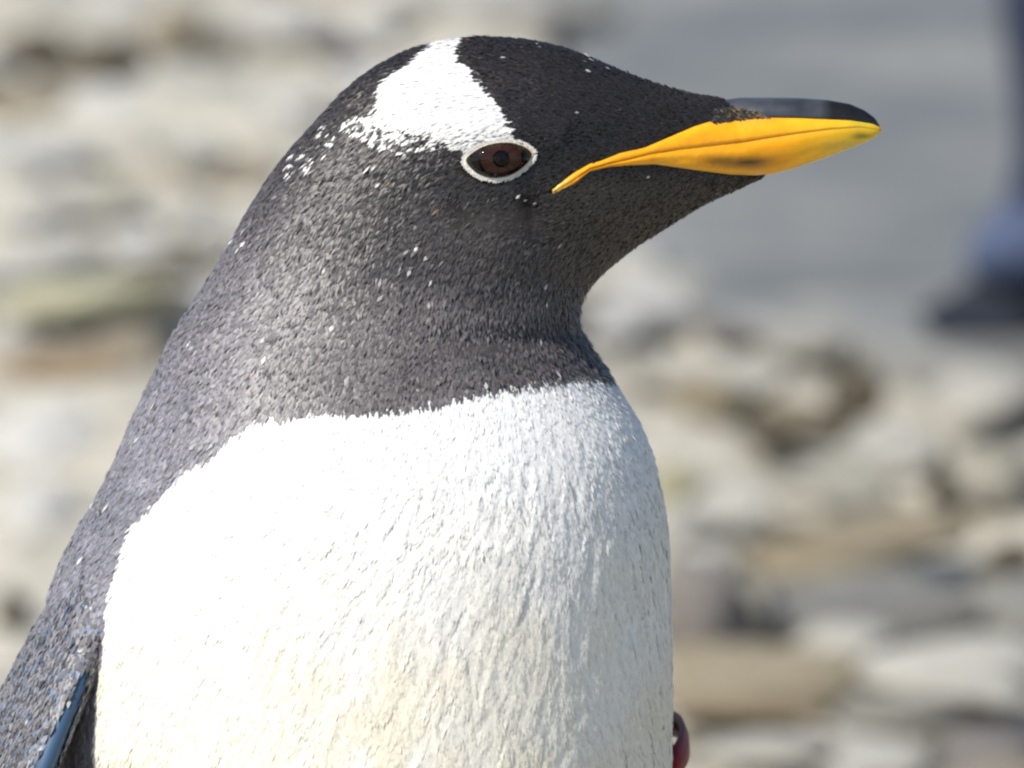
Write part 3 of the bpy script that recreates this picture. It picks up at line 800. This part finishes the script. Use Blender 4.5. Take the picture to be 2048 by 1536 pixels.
q0 = on_y(1190, 1130, 0.030); q1 = on_y(1302, 1500, 0.050); q2 = on_y(1400, 2000, 0.05); q3 = on_y(1480, 2650, 0.03)
CF = np.array([q0, q1, q2, q3])
farC = lambda q: crom(CF, np.array(q * 3.0))
chord2 = nrm(np.array([0.10, -0.98, 0.0])); thick2 = nrm(np.array([0.98, 0.1, -0.1]))
fl2 = flipper('flipper', farC, chord2, thick2, 0.2, penguin, False)

def foot(base, hd, parent, mirror_=1):
    """webbed foot with three toes, pointing along hd"""
    hx = np.array([hd[0], hd[1], 0]); hy = np.array([-hd[1], hd[0], 0]) * mirror_
    toes = [(-0.38, 0.085), (0.0, 0.10), (0.36, 0.088)]
    V = []; F = []
    n = 7; m = 8
    for ang, ln in toes:
        d = hx * math.cos(ang) + hy * math.sin(ang); s = np.cross([0, 0, 1], d); k0 = len(V)
        for i in range(n):
            f = i / (n - 1); r = 0.011 * (1 - 0.45 * f) * (1.0 + 0.12 * math.sin(f * 9)); zc = 0.030 * (1 - f) ** 2 + 0.010
            for j in range(m):
                a = 2 * math.pi * j / m
                V.append(base + d * ln * f + s * r * math.cos(a) + np.array([0, 0, max(zc + 0.85 * r * math.sin(a), 0.001)]))
        for i in range(n - 1):
            for j in range(m):
                j2 = (j + 1) % m; F.append((k0 + i * m + j, k0 + i * m + j2, k0 + (i + 1) * m + j2, k0 + (i + 1) * m + j))
        F.append(tuple(k0 + (n - 1) * m + j for j in range(m))); F.append(tuple(k0 + j for j in range(m))[::-1])
    # web as a thin solid between the toes
    w = [base + np.array([0, 0, 0.012])]
    for (a0, l0), (a1, l1) in zip(toes[:-1], toes[1:]):
        for f in (0, 0.25, 0.5, 0.75, 1.0):
            a = a0 + (a1 - a0) * f; l = (l0 * (1 - f) + l1 * f) * (0.86 - 0.16 * math.sin(math.pi * f)); w.append(base + (hx * math.cos(a) + hy * math.sin(a)) * l + np.array([0, 0, 0.008]))
    k0 = len(V); V += w; V += [p - np.array([0, 0, 0.006]) for p in w]; L = len(w)
    for i in range(1, L - 1):
        F.append((k0, k0 + i, k0 + i + 1)); F.append((k0 + L, k0 + L + i + 1, k0 + L + i)); F.append((k0 + i, k0 + L + i, k0 + L + i + 1, k0 + i + 1))
    # shank
    k0 = len(V)
    for i in range(4):
        for j in range(m):
            a = 2 * math.pi * j / m; r = 0.016 + 0.006 * i / 3; V.append(base - hx * 0.006 * i + np.array([r * math.cos(a), r * math.sin(a), 0.006 + 0.024 * i]))
    for i in range(3):
        for j in range(m):
            j2 = (j + 1) % m; F.append((k0 + i * m + j, k0 + i * m + j2, k0 + (i + 1) * m + j2, k0 + (i + 1) * m + j))
    o = mesh_obj('foot', np.array(V), F, M_FOOT, None)
    for ang, ln in toes:
        d = hx * math.cos(ang) + hy * math.sin(ang); s = np.cross([0, 0, 1], d); cv = []; cf = []
        for i in range(4):
            f = i / 3; r = 0.0045 * (1 - f) + 0.0004
            for j in range(6):
                a = 2 * math.pi * j / 6; cv.append(base + d * (ln - 0.004 + 0.02 * f) + s * r * math.cos(a) + np.array([0, 0, 0.010 - 0.006 * f * f + r * math.sin(a)]))
        for i in range(3):
            for j in range(6):
                j2 = (j + 1) % 6; cf.append((i * 6 + j, i * 6 + j2, (i + 1) * 6 + j2, (i + 1) * 6 + j))
        c = mesh_obj('claw', np.array(cv), cf, M_CLAW, o)
    return o
def tail(base, back, L, parent, drop=0.55, thick=1.0):
    """fan of stiff tail feathers; back = horizontal direction"""
    bx = np.array([back[0], back[1], 0]); sx = np.array([-back[1], back[0], 0]); V = []; F = []
    for k in range(-4, 5):
        a = k * 0.075; d = nrm(bx * math.cos(a) + sx * math.sin(a) + np.array([0, 0, -drop])); s = nrm(np.cross(d, [0, 0, 1])); u = np.cross(s, d)
        l = L * (1 - 0.05 * abs(k)); k0 = len(V); prof = [(0, .010), (.3, .011), (.7, .008), (.93, .005), (1, .001)]
        for f, w in prof:
            c = base + d * l * f - np.array([0, 0, 0.0012 * abs(k) * thick]); V += [c + s * w, c + u * 0.0035 * thick * (1 - .45 * f), c - s * w, c - u * 0.0025 * thick * (1 - .45 * f)]
        for i in range(len(prof) - 1):
            for j in range(4):
                j2 = (j + 1) % 4; F.append((k0 + 4 * i + j, k0 + 4 * i + j2, k0 + 4 * i + 4 + j2, k0 + 4 * i + 4 + j))
        F.append((k0 + 16, k0 + 17, k0 + 18, k0 + 19)); F.append((k0 + 3, k0 + 2, k0 + 1, k0))
    return mesh_obj('tail', np.array(V), F, M_QUILL, None, smooth=False)
fb = np.array([PLOC[0], PLOC[1], 0.0])
sideV = np.array([-HEADING[1], HEADING[0], 0])
for s in (-1, 1):
    kid(foot(fb + np.array([*HEADING, 0]) * 0.015 + sideV * 0.045 * s, HEADING, None))
kid(tail(fb - np.array([*HEADING, 0]) * 0.055 + np.array([0, 0, 0.085]), -HEADING, 0.14, None))

# ------------------------------------------------------------------ flipper band
def band():
    c = on_y(1322, 1494, 0.050); n = 56; V = []; F = []
    along = nrm(farC(0.5) - farC(0.25)); e1 = nrm(np.array([0.9, 0.05, 0.0])); e1 = nrm(e1 - along * (e1 @ along)); e2 = np.cross(along, e1)
    prof = [(-0.0036, 0.0), (-0.0036, 0.0014), (0.0, 0.0019), (0.0036, 0.0014), (0.0036, 0.0), (0.0, -0.0004)]
    for k in range(n):
        a = 2 * math.pi * k / n
        rx, ry = 0.0062, 0.030
        d = e1 * math.cos(a) * rx + e2 * math.sin(a) * ry; out = nrm(e1 * math.cos(a) / rx + e2 * math.sin(a) / ry)
        tilt = -0.30 * (d @ e1) - 0.12 * (d @ e2)
        for h, o in prof:
            V.append(c + d + out * o + along * (h + tilt))
    m = len(prof)
    for k in range(n):
        k2 = (k + 1) % n
        for j in range(m):
            j2 = (j + 1) % m; F.append((k * m + j, k * m + j2, k2 * m + j2, k2 * m + j))
    V = np.array(V) - c
    o = mesh_obj('flipper_band', V, F, M_BAND); o.location = c.tolist()
    tag(o, 'small dark red plastic band round the flipper behind the white breast', 'band')
    # pale rivet on the band's front
    a = -1.15; ctr = e1 * math.cos(a) * 0.0064 + e2 * math.sin(a) * 0.030 + e1 * 0.0017
    cv = []; cf = []
    for i, (r, h) in enumerate([(0.0022, 0), (0.0022, 0.0007), (0.0014, 0.0013), (0.0003, 0.0014)]):
        for j in range(12):
            b = 2 * math.pi * j / 12; cv.append(ctr + along * r * math.cos(b) + e2 * r * math.sin(b) + e1 * h)
    for i in range(3):
        for j in range(12):
            j2 = (j + 1) % 12; cf.append((i * 12 + j, i * 12 + j2, (i + 1) * 12 + j2, (i + 1) * 12 + j))
    mesh_obj('rivet', np.array(cv), cf, M_CLASP, o)
band()

# ------------------------------------------------------------------ second penguin behind, seen only by its back, rump and tail
def second_penguin():
    tip = on_z(1878, 664, 0.014)
    root = np.array([tip[0] + 0.105, tip[1], 0.012])
    P = empty('penguin', tuple(root))
    tag(P, 'blurred dark navy penguin standing on the grey pavement, only its back and tail showing', 'penguin')
    # local rows: z, back x, front x, half width, (head turned along +x)
    prof = [(0.725, 0.075, 0.085, 0.004), (0.722, 0.050, 0.110, 0.020), (0.705, 0.028, 0.128, 0.030), (0.675, 0.014, 0.130, 0.034), (0.645, 0.004, 0.112, 0.036), (0.61, -0.006, 0.108, 0.042), (0.57, -0.022, 0.125, 0.058),
            (0.52, -0.040, 0.150, 0.076), (0.45, -0.052, 0.172, 0.092), (0.36, -0.062, 0.185, 0.10), (0.29, -0.062, 0.186, 0.103), (0.24, -0.060, 0.184, 0.102), (0.19, -0.053, 0.178, 0.098), (0.14, -0.049, 0.165, 0.090),
            (0.10, -0.058, 0.145, 0.076), (0.065, -0.084, 0.115, 0.055), (0.04, -0.074, 0.080, 0.032), (0.028, -0.02, 0.03, 0.006)]
    t = np.linspace(0, len(prof) - 1, 120); k = crom(prof, t); a = np.linspace(0, 2 * math.pi, 72, endpoint=False)
    S = np.empty((120, 72, 3)); c = (k[:, 1] + k[:, 2]) / 2; r = (k[:, 2] - k[:, 1]) / 2
    S[..., 0] = c[:, None] - r[:, None] * np.cos(a); S[..., 1] = -k[:, 3][:, None] * np.sin(a); S[..., 2] = k[:, 0][:, None]
    A = np.tile(a, (120, 1)); Z = S[..., 2]
    front = (np.cos(A) < -0.12) & (Z < 0.585)
    col = np.tile(np.array([0.020, 0.026, 0.050]), (120, 72, 1)) * (0.7 + 0.6 * fbm(A * 9, Z * 90, 3, 4))[..., None]
    col[front] = (0.78, 0.77, 0.74)
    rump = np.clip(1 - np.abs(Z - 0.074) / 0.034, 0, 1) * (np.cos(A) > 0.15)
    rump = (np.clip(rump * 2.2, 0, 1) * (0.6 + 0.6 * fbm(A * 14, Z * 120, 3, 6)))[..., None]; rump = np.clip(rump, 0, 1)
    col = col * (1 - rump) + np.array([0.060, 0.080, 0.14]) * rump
    b = loft('body', S, M_DOWN, P, col.reshape(-1, 3), flip=False)
    # bill
    def cone(name, x0, x1, z0, z1, h0, w0, colr):
        n = 14; s = np.linspace(0, 1, n); q = np.linspace(0, 2 * math.pi, 16, endpoint=False); B = np.empty((n, 16, 3))
        f = (1 - s) ** 0.8 + 0.03
        B[..., 0] = (x0 + (x1 - x0) * s)[:, None]; B[..., 1] = (w0 * f)[:, None] * np.sin(q); B[..., 2] = (z0 + (z1 - z0) * s)[:, None] + (h0 * f)[:, None] * np.cos(q)
        return loft(name, B, M_BILL, P, np.tile(colr, (n * 16, 1)))
    cone('upper_bill', 0.115, 0.185, 0.688, 0.676, 0.011, 0.009, (0.05, 0.045, 0.04)); cone('lower_bill', 0.112, 0.180, 0.674, 0.672, 0.007, 0.008, (0.80, 0.38, 0.01))
    for s in (-1, 1):
        q = np.linspace(0, 2 * math.pi, 16, endpoint=False); E = np.empty((5, 16, 3))
        for i, (rr, h) in enumerate([(0.0065, 0), (0.006, .001), (0.0045, .002), (0.002, .0027), (0.0002, .0029)]):
            E[i, :, 0] = 0.092 + rr * np.cos(q); E[i, :, 2] = 0.689 + rr * 0.8 * np.sin(q); E[i, :, 1] = s * (0.0285 + h)
        loft('eye', E, M_EYE, P, np.tile([0.012, 0.006, 0.004], (80, 1)))
        C = np.array([[0.040, s * 0.076, 0.52], [0.045, s * 0.112, 0.44], [0.040, s * 0.135, 0.35], [0.02, s * 0.145, 0.27]])
        fl = flipper_surface(lambda q: crom(C, np.array(q * 3.0)), np.array([1.0, 0, 0.05]), np.array([0, 1.0, 0.2]), 0.2, 0.062, 0.018, 40, 24)
        loft('flipper', fl, M_DOWN, P, np.tile([0.03, 0.034, 0.05], (40 * 24, 1)))
        f = foot(np.array([0.045, 0.045 * s, 0.0]), (1.0, 0.0), None); f.parent = P
    tl = tail(np.array([-0.015, 0, 0.056]), (-1.0, 0.0), 0.112, None, 0.50, 6.5); tl.parent = P
    tl['label'] = 'dark stiff tail resting near the pavement'
second_penguin()
